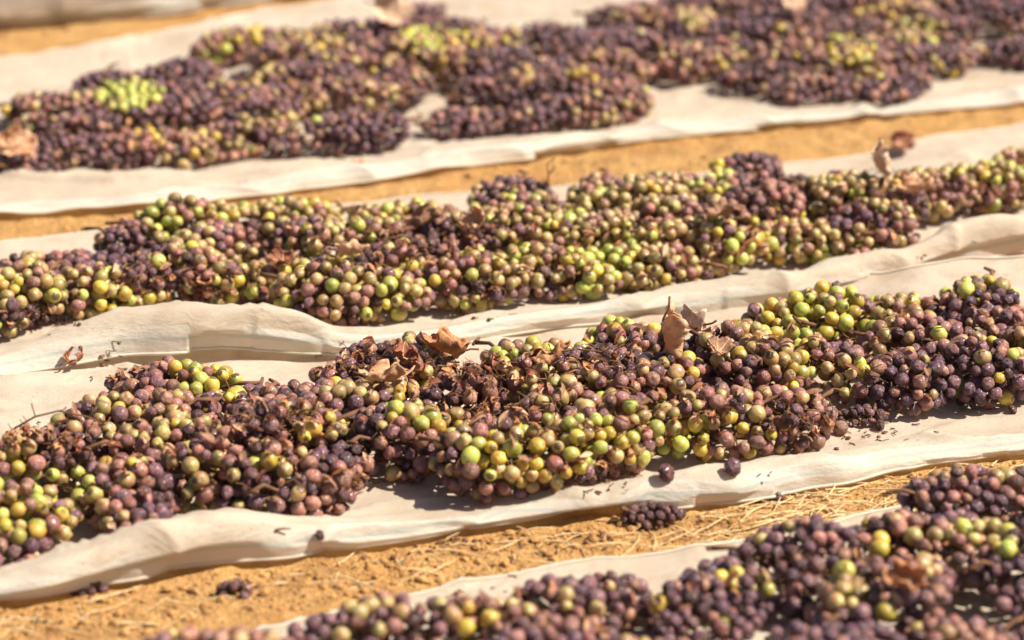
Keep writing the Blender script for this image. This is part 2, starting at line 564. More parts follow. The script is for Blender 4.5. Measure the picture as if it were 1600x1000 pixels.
# ------------------------------------------------------------------ grapes
def sphere_mesh(lat, lon):
    v = [(0, 0, 1)]
    for i in range(1, lat):
        a = math.pi * i / lat
        for j in range(lon):
            b = 2 * math.pi * (j + 0.5 * (i % 2)) / lon
            v.append((math.sin(a) * math.cos(b), math.sin(a) * math.sin(b), math.cos(a)))
    v.append((0, 0, -1))
    f = [(0, 1 + j, 1 + (j + 1) % lon) for j in range(lon)]
    for i in range(lat - 2):
        for j in range(lon):
            a, b = 1 + i * lon + j, 1 + i * lon + (j + 1) % lon
            f.append((a, a + lon, b + lon, b))
    n = len(v) - 1
    s = 1 + (lat - 2) * lon
    f += [(n, s + (j + 1) % lon, s + j) for j in range(lon)]
    return v, f


def grape_mesh(kind, shape, lod):
    lat, lon = {0: (10, 16), 1: (8, 12), 2: (6, 9)}[lod]
    v, f = sphere_mesh(lat, lon)
    out = []
    sd_ = shape * 13.7 + len(kind)
    for p in v:
        p = Vector(p)
        if shape < 2:
            k = 1 + 0.07 * fbm(p.x * 1.3 + sd_, p.y * 1.3, p.z * 1.3)
            q = Vector((p.x, p.y, p.z * (1.02 + 0.13 * shape))) * k
        elif shape < 4:           # dented, going soft
            k = 1 - 0.30 * max(0, fbm(p.x * 1.6 + sd_, p.y * 1.6, p.z * 1.6, 2)) + 0.03 * fbm(p.x * 4 + sd_, p.y * 4, p.z * 4)
            q = Vector((p.x, p.y * 0.95, p.z * 1.06)) * k
        else:                     # shrivelled
            rdg = abs(fbm(p.x * 1.5 + sd_, p.y * 1.5, p.z * 0.8, 2))
            k = 0.80 + 0.42 * min(rdg, 0.5) - 0.05 * math.sin(5 * math.atan2(p.y, p.x) + sd_ + 3 * p.z)
            q = Vector((p.x * (0.95 if shape == 4 else 1), p.y * 0.78, p.z * 1.08)) * k
        out.append(tuple(q))
    me = bpy.data.meshes.new('grape')
    me.from_pydata(out, [], f)
    me.polygons.foreach_set('use_smooth', [True] * len(f))
    me.materials.append(GM[kind])
    return me


GRAPE = {(k, s, l): grape_mesh(k, s, l) for k in GM for s in range(6) for l in range(3)}
SHAPES = {'green': (0, 1, 1, 2, 3), 'gold': (0, 1, 1, 2, 3), 'olive': (0, 1, 1, 2, 3, 3), 'rose': (0, 1, 2, 3, 3, 4, 5), 'mauve': (0, 1, 2, 3, 3, 4, 5),
          'purple': (0, 1, 2, 3, 3, 4, 5), 'raisin': (4, 5, 4, 5, 3)}
SIZE = {'green': 1.06, 'gold': 1.04, 'olive': 1.0, 'rose': 1.0, 'mauve': 0.96, 'purple': 0.95, 'raisin': 0.86}

MIX = {
    'green': dict(green=.46, gold=.18, olive=.32, rose=.04),
    'gold': dict(gold=.40, green=.24, olive=.28, rose=.08),
    'olive': dict(olive=.55, green=.10, gold=.07, rose=.20, mauve=.08),
    'rosy': dict(rose=.50, olive=.22, mauve=.18, raisin=.07, gold=.03),
    'mauve': dict(mauve=.46, rose=.20, purple=.18, raisin=.12, olive=.04),
    'purple': dict(purple=.48, mauve=.28, rose=.12, raisin=.12),
    'brown': dict(raisin=.55, rose=.22, mauve=.18, purple=.05),
    'amber': dict(gold=.30, rose=.52, olive=.18), 'bright': dict(green=.42, gold=.42, olive=.16),
    'green1': dict(green=1.0), 'gold1': dict(gold=1.0),
}

# colour patches as seen on each heap: photo x, y, half width, half height, mix
SPOT = {
    'C3': [(330, 590, 62, 36, 'bright'), (185, 580, 45, 35, 'purple'), (230, 655, 75, 30, 'olive'), (240, 662, 22, 18, 'green'), (410, 722, 30, 22, 'green'), (100, 768, 50, 40, 'green'),
           (25, 815, 40, 25, 'green'), (15, 760, 25, 22, 'green'), (75, 820, 70, 25, 'olive'), (170, 800, 70, 50, 'rosy'), (320, 740, 60, 40, 'olive'), (490, 680, 22, 14, 'gold1'),
           (110, 700, 60, 40, 'brown'), (430, 650, 90, 60, 'mauve'), (410, 760, 110, 35, 'purple'), (570, 710, 90, 35, 'purple'), (660, 655, 70, 26, 'green'), (570, 640, 60, 30, 'mauve'),
           (700, 755, 60, 40, 'rosy'), (825, 712, 95, 52, 'bright'), (850, 775, 70, 20, 'mauve'), (745, 690, 40, 22, 'gold'), (925, 688, 50, 40, 'bright'), (960, 740, 60, 25, 'brown'),
           (890, 605, 70, 26, 'olive'), (850, 600, 30, 20, 'green'), (870, 527, 65, 25, 'gold'), (770, 545, 50, 18, 'green'), (980, 497, 50, 14, 'green'), (930, 560, 70, 30, 'purple'),  # last patch: dark berry colour paints the shadowed pit near the leaves
           (1000, 640, 60, 25, 'olive'), (1070, 675, 55, 35, 'gold'), (1150, 668, 40, 26, 'gold'), (1105, 715, 20, 15, 'gold1'), (1190, 700, 45, 30, 'rosy'), (1130, 600, 90, 40, 'rosy'),
           (1290, 496, 95, 34, 'bright'), (1240, 515, 60, 26, 'green'), (1360, 500, 40, 25, 'amber'), (1180, 545, 40, 30, 'olive'), (1320, 580, 45, 26, 'olive'), (1290, 575, 30, 18, 'green'),
           (1240, 630, 90, 40, 'rosy'), (1500, 510, 120, 50, 'rosy'), (1500, 590, 120, 50, 'purple'), (1400, 600, 50, 40, 'purple'), (1560, 480, 60, 30, 'purple'),
           (560, 560, 110, 35, 'brown'), (720, 590, 70, 40, 'brown'), (30, 860, 60, 30, 'mauve'), (380, 610, 50, 25, 'rosy'), (870, 660, 60, 20, 'olive'), (790, 560, 150, 40, 'olive'), (1000, 690, 150, 50, 'olive'), (1100, 620, 120, 50, 'rosy'), (260, 700, 150, 60, 'rosy')],
    'C2': [(400, 318, 120, 28, 'green'), (250, 350, 30, 22, 'green'), (290, 375, 50, 25, 'olive'), (620, 322, 70, 26, 'green'), (700, 298, 50, 14, 'olive'), (60, 460, 45, 18, 'green'), (170, 470, 45, 16, 'gold'),
           (600, 462, 65, 18, 'green'), (805, 410, 45, 25, 'green'), (950, 400, 70, 40, 'green'), (940, 440, 40, 18, 'green'), (490, 400, 70, 30, 'olive'), (380, 450, 60, 18, 'green'),
           (1110, 280, 30, 30, 'green'), (960, 280, 60, 20, 'olive'), (1290, 398, 140, 26, 'green'), (1300, 246, 55, 20, 'green'), (1200, 345, 70, 30, 'amber'), (1520, 262, 80, 14, 'green'), (890, 350, 60, 25, 'olive'),
           (190, 390, 70, 30, 'purple'), (80, 400, 90, 30, 'rosy'), (240, 435, 60, 20, 'mauve'), (30, 500, 60, 20, 'brown'), (180, 360, 40, 20, 'rosy'), (400, 370, 120, 30, 'rosy'), (560, 400, 50, 20, 'brown'),
           (680, 370, 90, 30, 'brown'), (1340, 340, 60, 20, 'purple'), (1480, 305, 120, 26, 'rosy'), (1540, 228, 60, 14, 'brown'), (1180, 270, 60, 24, 'brown'), (640, 495, 90, 20, 'olive'), (780, 455, 60, 10, 'mauve'), (1130, 430, 50, 12, 'brown'),
           (830, 320, 70, 26, 'olive'), (480, 335, 180, 40, 'olive'), (280, 345, 130, 40, 'olive'), (700, 330, 150, 36, 'olive'), (880, 380, 150, 60, 'olive'), (500, 440, 130, 40, 'olive'), (1000, 300, 100, 30, 'olive'), (330, 390, 130, 40, 'olive'), (700, 430, 120, 40, 'olive'), (560, 330, 120, 24, 'green'), (560, 380, 30, 14, 'gold'), (460, 350, 40, 20, 'mauve'), (1050, 340, 60, 30, 'rosy')],
    'C1': [(205, 148, 55, 24, 'green1'), (230, 215, 60, 20, 'amber'), (430, 188, 70, 18, 'olive'), (690, 62, 70, 22, 'green'), (335, 88, 35, 14, 'gold'), (380, 52, 40, 18, 'amber'), (480, 60, 60, 24, 'olive'), (820, 115, 18, 12, 'gold'),
           (905, 118, 36, 18, 'amber'), (1330, 75, 36, 24, 'gold'), (1360, 105, 40, 20, 'amber'), (1470, 118, 24, 18, 'amber'), (1430, 50, 60, 20, 'olive'), (680, 100, 50, 30, 'amber'), (1390, 15, 80, 15, 'amber'),
           (300, 240, 30, 14, 'amber'), (1240, 70, 60, 30, 'rosy'), (400, 120, 60, 20, 'olive'), (1520, 110, 40, 12, 'olive'), (60, 230, 40, 30, 'brown'), (1080, 30, 40, 20, 'olive')],
    'C4': [(1390, 852, 22, 18, 'gold1'), (1140, 900, 18, 14, 'gold1'), (1200, 920, 26, 22, 'green'), (1035, 948, 16, 12, 'gold1'), (1575, 855, 22, 22, 'green'), (1530, 840, 50, 30, 'olive'), (735, 960, 36, 34, 'amber'),
           (1385, 950, 36, 24, 'amber'), (620, 950, 90, 40, 'rosy'), (1310, 905, 50, 25, 'olive'), (1450, 880, 70, 30, 'rosy'), (1330, 930, 40, 20, 'olive'), (860, 960, 60, 30, 'rosy'), (1120, 985, 40, 16, 'olive'), (1510, 790, 70, 40, 'purple'), (1330, 840, 40, 20, 'purple')],
}
BASE = {'C3': ['rosy', 'rosy', 'mauve', 'olive', 'olive'], 'C2': ['rosy', 'olive', 'olive', 'olive', 'brown'], 'C1': ['mauve', 'rosy', 'mauve', 'brown', 'purple'], 'C4': ['mauve', 'purple', 'mauve', 'rosy', 'purple']}


def pick(mix):
    r, acc = rnd.random(), 0
    for k, w in mix.items():
        acc += w
        if r <= acc:
            return k
    return k


def colour_at(key, p, base):
    x, y = px(p)
    for sx, sy, rx, ry, k in SPOT[key]:   # first patch that holds the berry wins
        d = ((x - sx) / rx) ** 2 + ((y - sy) / ry) ** 2
        if d < 1 and rnd.random() < 0.94 - 0.30 * d:
            return pick(MIX[k])
    return pick(MIX[base])


# outlines of the heaps in the photograph: skyline (tops) and front line (feet)
HEAP = {
    'C3': dict(sky=[(-200, 690), (0, 690), (50, 680), (100, 640), (150, 560), (250, 548), (340, 555), (430, 580), (460, 552), (560, 537), (640, 530), (740, 540), (860, 515), (930, 492), (1010, 490), (1100, 505), (1150, 520), (1200, 476), (1260, 455), (1380, 452), (1420, 462), (1480, 446), (1600, 452), (1800, 442)],
               front=[(-200, 950), (0, 898), (130, 866), (220, 836), (300, 812), (440, 812), (500, 806), (530, 778), (580, 752), (640, 740), (655, 775), (700, 795), (860, 790), (905, 775), (960, 755), (1060, 730), (1140, 730), (1225, 718), (1235, 685), (1350, 655), (1420, 652), (1500, 640), (1600, 630), (1800, 610)],
               holes=[(1240, 555, 45, 14), (1155, 508, 40, 12), (578, 768, 72, 26)], step=150, base_h=0.058),
    'C2': dict(sky=[(-200, 420), (0, 392), (60, 373), (120, 376), (140, 362), (200, 345), (300, 312), (400, 297), (470, 297), (540, 322), (640, 292), (720, 302), (780, 275), (850, 288), (900, 286), (980, 262), (1050, 266), (1110, 247), (1200, 232), (1290, 236), (1350, 242), (1400, 268), (1480, 240), (1500, 218), (1600, 222), (1800, 200)],
               front=[(-200, 560), (0, 530), (60, 530), (130, 508), (210, 488), (300, 475), (480, 475), (520, 515), (600, 516), (700, 506), (735, 492), (745, 472), (800, 466), (830, 480), (900, 470), (1000, 456), (1090, 442), (1170, 432), (1250, 425), (1350, 405), (1430, 385), (1460, 358), (1500, 350), (1600, 328), (1800, 300)],
               holes=[(1110, 408, 50, 11), (770, 490, 30, 12), (1395, 285, 48, 28)], step=138, base_h=0.055),
    'C1': dict(sky=[(-200, 215), (0, 190), (30, 162), (100, 122), (200, 118), (290, 85), (320, 62), (380, 38), (440, 40), (550, 35), (600, 20), (680, 15), (760, 42), (860, 40), (960, 22), (1000, 0), (1200, -40), (1800, -120)],
               front=[(-200, 300), (0, 275), (60, 266), (160, 262), (310, 262), (420, 250), (550, 245), (585, 205), (600, 225), (760, 216), (900, 206), (1020, 190), (1010, 150), (975, 130), (1100, 132), (1200, 152), (1290, 166), (1400, 161), (1470, 152), (1485, 118), (1540, 120), (1600, 112), (1800, 95)],
               holes=[(630, 166, 66, 25), (375, 108, 95, 15), (480, 152, 55, 14)], step=108, base_h=0.044),
    'C4': dict(sky=[(-100, 1080), (180, 1004), (350, 990), (480, 968), (540, 932), (620, 917), (760, 930), (810, 902), (880, 877), (960, 872), (1100, 880), (1200, 870), (1280, 832), (1340, 802), (1430, 820), (1440, 772), (1500, 732), (1600, 716), (1800, 680)],
               front=[(-100, 1160), (200, 1140), (800, 1130), (1300, 1120), (1800, 1100)],
               holes=[(1535, 925, 78, 24)], step=160, base_h=0.054),
}
LOD = {'C3': 0, 'C2': 1, 'C1': 2, 'C4': 1}

CELL = 0.022
hashg = {}


def near_ok(p, r, f=0.84, owner=None):
    cx, cy, cz = int(p.x // CELL), int(p.y // CELL), int(p.z // CELL)
    for i in (-1, 0, 1):
        for j in (-1, 0, 1):
            for k in (-1, 0, 1):
                for q, rq, oq in hashg.get((cx + i, cy + j, cz + k), ()):
                    if (q - p).length < (f if oq == owner else 1.18) * (r + rq):
                        return False
    return True


def put(p, r, owner=None):
    hashg.setdefault((int(p.x // CELL), int(p.y // CELL), int(p.z // CELL)), []).append((p, r, owner))


class Bunch:
    pass


def local(b, p):
    d = p - b.c
    return d.dot(b.a), d.dot(b.s), d.z


def inside(b, p):
    u, v, w = local(b, p)
    t = u / b.L
    if abs(t) >= 1:
        return 9
    g = b.prof(t)
    return math.sqrt((v / (b.W * g)) ** 2 + (w / (b.H * g)) ** 2) if g > 0.05 else 9


BUNCHES = []


def plan(key):
    h = HEAP[key]
    sk, fr = np.array(h['sky'], float), np.array(h['front'], float)
    cx, cy = CRESTY[key]
    x, col = -120.0, 0
    while x < 1740:
        xx = x + rnd.uniform(-20, 20)
        ys, yf = np.interp(xx, sk[:, 0], sk[:, 1]), np.interp(xx, fr[:, 0], fr[:, 1])
        hb = h['base_h']
        Yb = at(xx, ys, hb).y - 0.030
        Yf = at(xx, yf, 0.006).y + 0.031
        Yf = max(Yf, np.interp(xx, cx, cy) + 0.028) if key != 'C4' else Yf
        span = Yb - Yf
        n = max(1, int(round(span / 0.080)) + 1)
        lines = [Yf + span * k / max(1, n - 1) for k in range(n)] if n > 1 else [(Yf + Yb) / 2]
        for k, Y in enumerate(lines):
            Yj = Y + rnd.uniform(-0.012, 0.012) * (0 < k < n - 1)
            p0 = at(xx + (0.5 * h['step'] if k % 2 else 0) * (n > 1), 500)
            xk = xx + (0.5 * h['step'] if k % 2 else 0) * (n > 1) + rnd.uniform(-12, 12)
            # the row climbs to the right: keep the same depth fraction at the shifted column
            ys2, yf2 = np.interp(xk, sk[:, 0], sk[:, 1]), np.interp(xk, fr[:, 0], fr[:, 1])
            Yb2 = at(xk, ys2, hb).y - 0.030
            Yf2 = at(xk, yf2, 0.006).y + 0.031
            if key != 'C4':
                Yf2 = max(Yf2, np.interp(xk, cx, cy) + 0.028)
            fk = k / (n - 1) if n > 1 else 0.5
            Yk = Yf2 + (Yb2 - Yf2) * fk + (Yj - Y)
            X = (xk - 800) / FPX * math.hypot(Yk, HC) * 0.985
            q = px((X, Yk, 0.03))
            if any(((q[0] - a) / rx) ** 2 + ((q[1] - b) / ry) ** 2 < 1 for a, b, rx, ry in h['holes']):
                continue
            if key == 'C1' and rnd.random() < 0.05:
                continue
            b = Bunch()
            b.key, b.line, b.nl = key, k, n
            b.L = rnd.uniform(0.058, 0.080)
            b.W = rnd.uniform(0.036, 0.046)
            b.H = rnd.uniform(0.018, 0.031) * (hb / 0.055)
            ang = R(15) + rnd.gauss(0, 0.6) + (math.pi if rnd.random() < 0.5 else 0)
            b.a = Vector((math.cos(ang), math.sin(ang), 0))
            b.s = Vector((-b.a.y, b.a.x, 0))
            z0 = cloth_z(key, X, Yk)
            lift = 0.008 if 0 < k < n - 1 else 0.0
            b.z0 = z0
            b.c = Vector((X, Yk, z0 + b.H * 0.92 + lift))
            ph = rnd.uniform(0, 6)
            b.prof = lambda t, ph=ph: max(0.0, (1 - t * t)) ** 0.5 * (0.92 - 0.20 * t + 0.10 * math.sin(5 * t + ph))
            b.base = rnd.choice(BASE[key])
            b.grapes = []
            BUNCHES.append(b)
        x += h['step']
        col += 1


for k_, seed_ in (('C4', 5), ('C3', 21), ('C2', 8), ('C1', 33)):
    rnd.seed(seed_)
    plan(k_)
rnd.seed(101)
BUNCHES.sort(key=lambda b: b.c.y)


def near_bunches(b):
    return [o for o in BUNCHES if o is not b and (o.c - b.c).length < 0.19]


def fill(b, loose=False):
    nb = [] if loose else near_bunches(b)
    for layer, tries, sc in ((0, 820, 1.0), (1, 360, 0.64)):
        for _ in range(tries):
            t = rnd.uniform(-1, 1)
            g = b.prof(t)
            if g < 0.18:
                g = 0.18
            ph = rnd.uniform(-1.1, math.pi + 1.1)
            kind = None
            lump = 1 + 0.13 * fbm(t * 3 + b.c.x * 30, math.cos(ph) * 2 + b.c.y * 30, math.sin(ph) * 2)
            p = b.c + b.a * (t * b.L) + b.s * (math.cos(ph) * b.W * g * sc * lump) + Vector((0, 0, math.sin(ph) * b.H * g * sc * lump))
            if layer == 1 and p.z < b.z0 + 0.012:
                continue
            r = rnd.choice((rnd.uniform(0.0052, 0.0070), rnd.uniform(0.0068, 0.0082)))
            zmin = b.z0 + r * 0.85
            if p.z < zmin:
                zmin = cloth_z(b.key, p.x, p.y) + r * 0.85
                p.z = max(p.z, zmin)
            if any(inside(o, p) < 0.92 for o in nb):
                continue
            kind = colour_at(b.key, p, b.base)
            r *= SIZE[kind]
            if not near_ok(p, r, 0.84, id(b)):
                continue
            put(p, r, id(b))
            b.grapes.append((p, r, kind))


def build_bunch(b, name='grape_bunch', stub=1.22):
    e = bpy.data.objects.new(name, None)
    e.empty_display_size = 0.02
    e.location = (b.c.x, b.c.y, b.z0)
    C.objects.link(e)
    b.obj = e
    loc = Vector(e.location)
    lod = LOD[b.key]
    for p, r, kind in b.grapes:
        me = GRAPE[(kind, rnd.choice(SHAPES[kind]), lod)]
        o = bpy.data.objects.new('grape', me)
        o.parent = e
        o.location = p - loc
        o.rotation_euler = (rnd.uniform(0, 6.3), rnd.uniform(0, 6.3), rnd.uniform(0, 6.3))
        o.scale = (r, r, r)
        C.objects.link(o)
    # woody stem with its branches, the cut end sticking out
    v, f = [], []
    c = b.c - loc
    pts = [c + b.a * (b.L * t) + Vector((rnd.gauss(0, .002), rnd.gauss(0, .002), b.H * (0.15 + 0.45 * (t < -0.9)) + rnd.gauss(0, .002))) for t in (-stub, -1.0, -.6, -.2, .2, .6, .85)]
    tube(v, f, pts, [.0024, .0020, .0019, .0017, .0014, .0011, .0007], 5)
    d = (b.s * rnd.choice((-1, 1)) + Vector((0, 0, 0.3))) * (0.008 if stub > 1.1 else 0.003)
    tube(v, f, [pts[0] - d * 0.5, pts[0], pts[0] + d], [.0016, .0022, .0015], 5)
    for p, r, kind in rnd.sample(b.grapes, min(34, len(b.grapes))):
        q = p - loc
        t = max(-0.95, min(0.8, (q - c).dot(b.a) / b.L - 0.12))
        s = c + b.a * (b.L * t) + Vector((0, 0, b.H * 0.15))
        m = s.lerp(q, 0.55) + Vector((rnd.gauss(0, .003), rnd.gauss(0, .003), rnd.gauss(0, .003)))
        tube(v, f, [s, m, q], [.0011, .0009, .0007], 4, cap=False)
    mesh_obj('stem', v, f, STEM, e)
    return e


for b in BUNCHES:
    fill(b)


def seen(b):
    n = 0
    for p, r, k in b.grapes:
        x, y = px(p)
        n += -15 < x < 1615 and -15 < y < 1015
    return n >= 6


BUNCHES = [b for b in BUNCHES if len(b.grapes) >= 10 and seen(b)]
for b in BUNCHES:
    build_bunch(b)


# ------------------------------------------------------------------ where a pixel of the photograph meets the heaps
GRID = {}
for b in BUNCHES:
    for p, r, k in b.grapes:
        x, y = px(p)
        GRID.setdefault((int(x // 16), int(y // 16)), []).append((x, y, p, r, b))


def surf(x, y, reach=15):
    best, bb = None, None
    i, j = int(x // 16), int(y // 16)
    for a in (-1, 0, 1):
        for c in (-1, 0, 1):
            for gx, gy, p, r, b in GRID.get((i + a, j + c), ()):
                if math.hypot(gx - x, gy - y) < reach and (best is None or p.y < best.y):
                    best, bb = p + Vector((0, -0.3 * r, 0.8 * r)), b
    if best is None:
        o = Vector((0, 0, HC))
        d = (at(x, y) - o).normalized()
        dist = 99
        for t in BVH.values():
            h = t.ray_cast(o, d)
            if h[0] and h[3] < dist:
                best, dist = h[0], h[3]
        if best is None:
            best = at(x, y, -0.010)
            best.z = ground_z(best.x, best.y)
    return best, bb


# ------------------------------------------------------------------ dry leaves
def leaf_point(u, th, seed, L, roll, cup):
    lob = 0.70 + 0.10 * math.cos(th) + 0.11 * math.cos(5 * th) + 0.03 * math.cos(10 * th + 1) + 0.08 * noise.noise(Vector((math.cos(th) * 3 + seed, math.sin(th) * 3, seed)))
    lob *= 1.0 - 0.50 * max(0.0, -math.cos(th)) ** 6
    lob += 0.035 * (abs((th * 11 / math.pi) % 1 - 0.5) - 0.25)
    r = u * lob * L
    x, y = r * math.cos(th), r * math.sin(th)
    z = (0.16 * fbm(x / L * 2.0 + seed, y / L * 2.0, seed, 3) + 0.10 * abs(fbm(x / L * 5 + seed, y / L * 5, seed, 2))) * L * (0.3 + u) + 0.05 * L * u * math.cos(5 * th)
    if roll > 0:
        k = y / (L * roll)
        y, z = L * roll * math.sin(k) - z * math.sin(k), L * roll * (1 - math.cos(k)) + z * math.cos(k)
    if cup:
        k = x / (L * cup)
        x, z = L * abs(cup) * math.sin(abs(k)) * (1 if x >= 0 else -1) , z + L * cup * (1 - math.cos(k))
    return Vector((x, y, z))


LEAVES = []


def leaf(x, y, L, roll, cup, rot, col, label, phrase=None, lift=0.006):
    seed = rnd.uniform(0, 90)
    L *= 0.88
    p, b = surf(x, y)
    nr, nt_ = 9, 66
    v, f = [leaf_point(0, 0, seed, L, roll, cup)], []
    for i in range(1, nr + 1):
        for j in range(nt_):
            v.append(leaf_point(i / nr, -math.pi + 2 * math.pi * j / nt_, seed, L, roll, cup))
    for j in range(nt_):
        f.append((0, 1 + j, 1 + (j + 1) % nt_))
    for i in range(nr - 1):
        for j in range(nt_):
            a, c = 1 + i * nt_ + j, 1 + i * nt_ + (j + 1) % nt_
            f.append((a, a + nt_, c + nt_, c))
    o = mesh_obj('dried_leaf', v, f, LM[col])
    so = o.modifiers.new('thickness', 'SOLIDIFY')
    so.thickness = 0.0006
    o.rotation_euler = [R(a) for a in rot]
    o.location = p + Vector((0, -0.004, lift))
    tag(o, label, 'leaf', 'dry vine leaves fallen among the grapes')
    for th in (0, 0.85, -0.85, 1.7, -1.7):
        tv, tf = [], []
        pts = [leaf_point(k / 7, th, seed, L, roll, cup) + Vector((0, 0, 0.0004)) for k in range(8)]
        tube(tv, tf, pts, [0.0011 * (1 - 0.1 * k) for k in range(8)], 4)
        mesh_obj('vein', tv, tf, LM['tan'], o)
    tv, tf = [], []
    a = leaf_point(0, 0, seed, L, roll, cup)
    tube(tv, tf, [a, a + Vector((-.25 * L, .05 * L, .05 * L)), a + Vector((-.55 * L, -.02 * L, .16 * L)), a + Vector((-.75 * L, .06 * L, .20 * L))], [.0013, .0011, .0010, .0012], 5)
    mesh_obj('petiole', tv, tf, STEM, o)
    if phrase:
        LEAVES.append((phrase, Vector(o.location), b))
    return o


leaf(1026, 552, .052, .24, 0, (62, 78, 75), 'tan', 'tan leaf curled into an upright roll standing among grapes of the sharp heap', 'upright rolled leaf', .024)
leaf(1078, 528, .036, .55, .6, (50, 15, 140), 'pale', 'small pale crumpled leaf just beside the upright rolled leaf', None, .010)
leaf(700, 562, .042, .36, 1.2, (4, -10, 190), 'orange', 'orange brown leaf with curled rim on the back of the sharp heap', 'curled orange leaf')
leaf(588, 598, .040, .55, 1.5, (-14, 8, 20), 'tan', 'flat tan leaf tilted on dark grapes near the curled orange leaf', 'flat tan leaf')
leaf(640, 570, .026, .4, .9, (25, 0, 100), 'red', 'red brown leaf scrap between the curled orange leaf and flat tan leaf')
leaf(862, 578, .036, .18, .9, (8, -12, 22), 'orange', 'narrow rolled orange leaf lying in the dark hollow of the sharp heap', 'narrow rolled leaf')
leaf(112, 574, .022, .35, .8, (25, -10, 60), 'red', 'reddish leaf lying alone on bare cloth by the shaded fold', None, .008)
leaf(650, 358, .042, .5, 1.5, (-8, -8, 15), 'brown', 'brown leaf lying flat on the middle heap beside a larger tan one', 'brown flat leaf')
leaf(735, 362, .034, .45, .9, (-35, 10, 120), 'tan', 'tan crumpled leaf facing out of the middle heap', 'tan crumpled leaf')
leaf(552, 290, .028, .4, .8, (30, 0, 80), 'orange', 'orange leaf standing on the back rim of the middle heap', 'orange rim leaf', .008)
leaf(548, 402, .030, .3, 1.2, (-15, 5, 8), 'tan', 'long tan leaf piece in the centre of the middle heap')
leaf(1122, 340, .034, .6, 2.0, (-5, -6, 10), 'brown', 'smooth brown leaf lying flat where the middle heap turns rosy', 'smooth brown leaf')
leaf(1400, 240, .034, .4, .8, (45, 0, 60), 'red', 'red brown leaf propped up at the back of the middle heap', 'propped red leaf', .012)
leaf(1368, 270, .038, .3, 1.0, (60, 70, 80), 'pale', 'pale upright leaf in the bare gap of the middle heap', 'pale gap leaf', .022)
leaf(1420, 300, .038, .5, 1.2, (-10, 0, 30), 'tan', 'broad tan leaf spread in front of the pale upright leaf')
leaf(440, 420, .026, .5, 1.0, (-20, 0, 200), 'red', 'dark red leaf sunk among brown grapes of the middle heap')
leaf(605, 28, .052, .6, 1.5, (70, 15, 20), 'pale', 'large pale pink leaf standing at the top of the blurred heap', 'large pale leaf', .020)
leaf(14, 240, .044, .5, 1.0, (50, 0, 40), 'tan', 'tan leaf at the blurred heap\'s end that the frame cuts off', 'cut-off tan leaf', .012)
leaf(1232, 10, .036, .5, 1.0, (50, 10, 20), 'pale', 'pale leaf among dark grapes at the very top of the blurred heap', 'pale top leaf', .015)
leaf(1010, 30, .030, .4, 1.0, (20, 0, 20), 'brown', 'dark brown leaf lying on dark grapes of the blurred heap')
leaf(1425, 925, .030, .4, 1.0, (-25, 5, 160), 'orange', 'orange leaf half buried in grapes of the front heap', 'buried orange leaf')
leaf(330, 463, .020, .5, 1.0, (-10, 5, 60), 'orange', 'small orange leaf fragment above the raised pale fold', 'orange leaf fragment')
leaf(1120, 560, .024, .5, 1.0, (20, 0, 60), 'brown', 'small brown leaf tucked behind the pale crumpled leaf')


# ------------------------------------------------------------------ stalks lying on their own
def stalk(x, y, pts, label, lift=0.004, forks=0.7):
    p, b = surf(x, y)
    v, f = [], []
    base = p + Vector((0, 0, lift))
    q = [Vector(a) for a in pts]
    tube(v, f, q, [0.0011 - 0.0006 * k / len(q) for k in range(len(q))], 6)
    o = mesh_obj('dry_stalk', v, f, STEM, loc=base)
    tag(o, label, 'stalk', 'bare dry stalks')
    for k in range(1, len(q)):
        for s in (-1, 1):
            if rnd.random() < forks:
                bv, bf = [], []
                d = Vector((rnd.uniform(-.006, .010), s * rnd.uniform(.003, .009), rnd.uniform(.0, .010)))
                tube(bv, bf, [q[k], q[k] + d * 0.6, q[k] + d + Vector((0, 0, .002))], [.0006, .0005, .0007], 5)
                mesh_obj('branch', bv, bf, STEM, o)
    return o


stalk(222, 556, [(0, 0, .008), (.010, -.001, .004), (.022, -.002, .003), (.036, -.004, -.002), (.046, -.002, .004)], 'thin forked stalk at the back of the sharp heap below the raised pale fold', .008)
stalk(458, 556, [(0, 0, .004), (.012, 0, .010), (.026, -.002, .008), (.040, -.004, .003)], 'hooked stalk jutting out before the tan side of the raised fold', .006)
stalk(500, 512, [(-.004, .002, .016), (.004, .001, .012), (.010, 0, .004), (.013, 0, -.006)], 'bent hair-thin stalk leaning on the crest of the raised fold', .003)
stalk(60, 690, [(-.02, 0, .0), (0, 0, .012), (.02, .003, .016), (.045, .004, .010), (.06, .0, .004)], 'dark bare stalk tangle at the tail of the sharp heap')
stalk(430, 832, [(0, 0, .001), (.006, .001, .002), (.013, .002, .0015)], 'tiny dark twig on the bulging cloth lip', .001, 0.0)
stalk(850, 292, [(0, 0, 0), (.001, 0, .012), (0, 0, .026)], 'single stalk standing upright on the back rim of the middle heap')
stalk(880, 560, [(-.03, 0, 0), (-.01, -.002, .005), (.012, 0, .008), (.035, -.002, .006), (.05, 0, .012)], 'pale ended stalk crossing the dark hollow beside the narrow rolled leaf')


# ------------------------------------------------------------------ loose berries and withered clusters
def loose(x, y, kind, r, label, shape=0):
    p, b = surf(x, y)
    o = bpy.data.objects.new('loose_grape', GRAPE[(kind, shape, 0)])
    C.objects.link(o)
    o.location = p + Vector((0, 0, r * 0.8))
    o.rotation_euler = (rnd.uniform(0, 6), rnd.uniform(0, 6), rnd.uniform(0, 6))
    o.scale = (r, r, r)
    tag(o, label, 'grape', 'single berries fallen off the bunches')


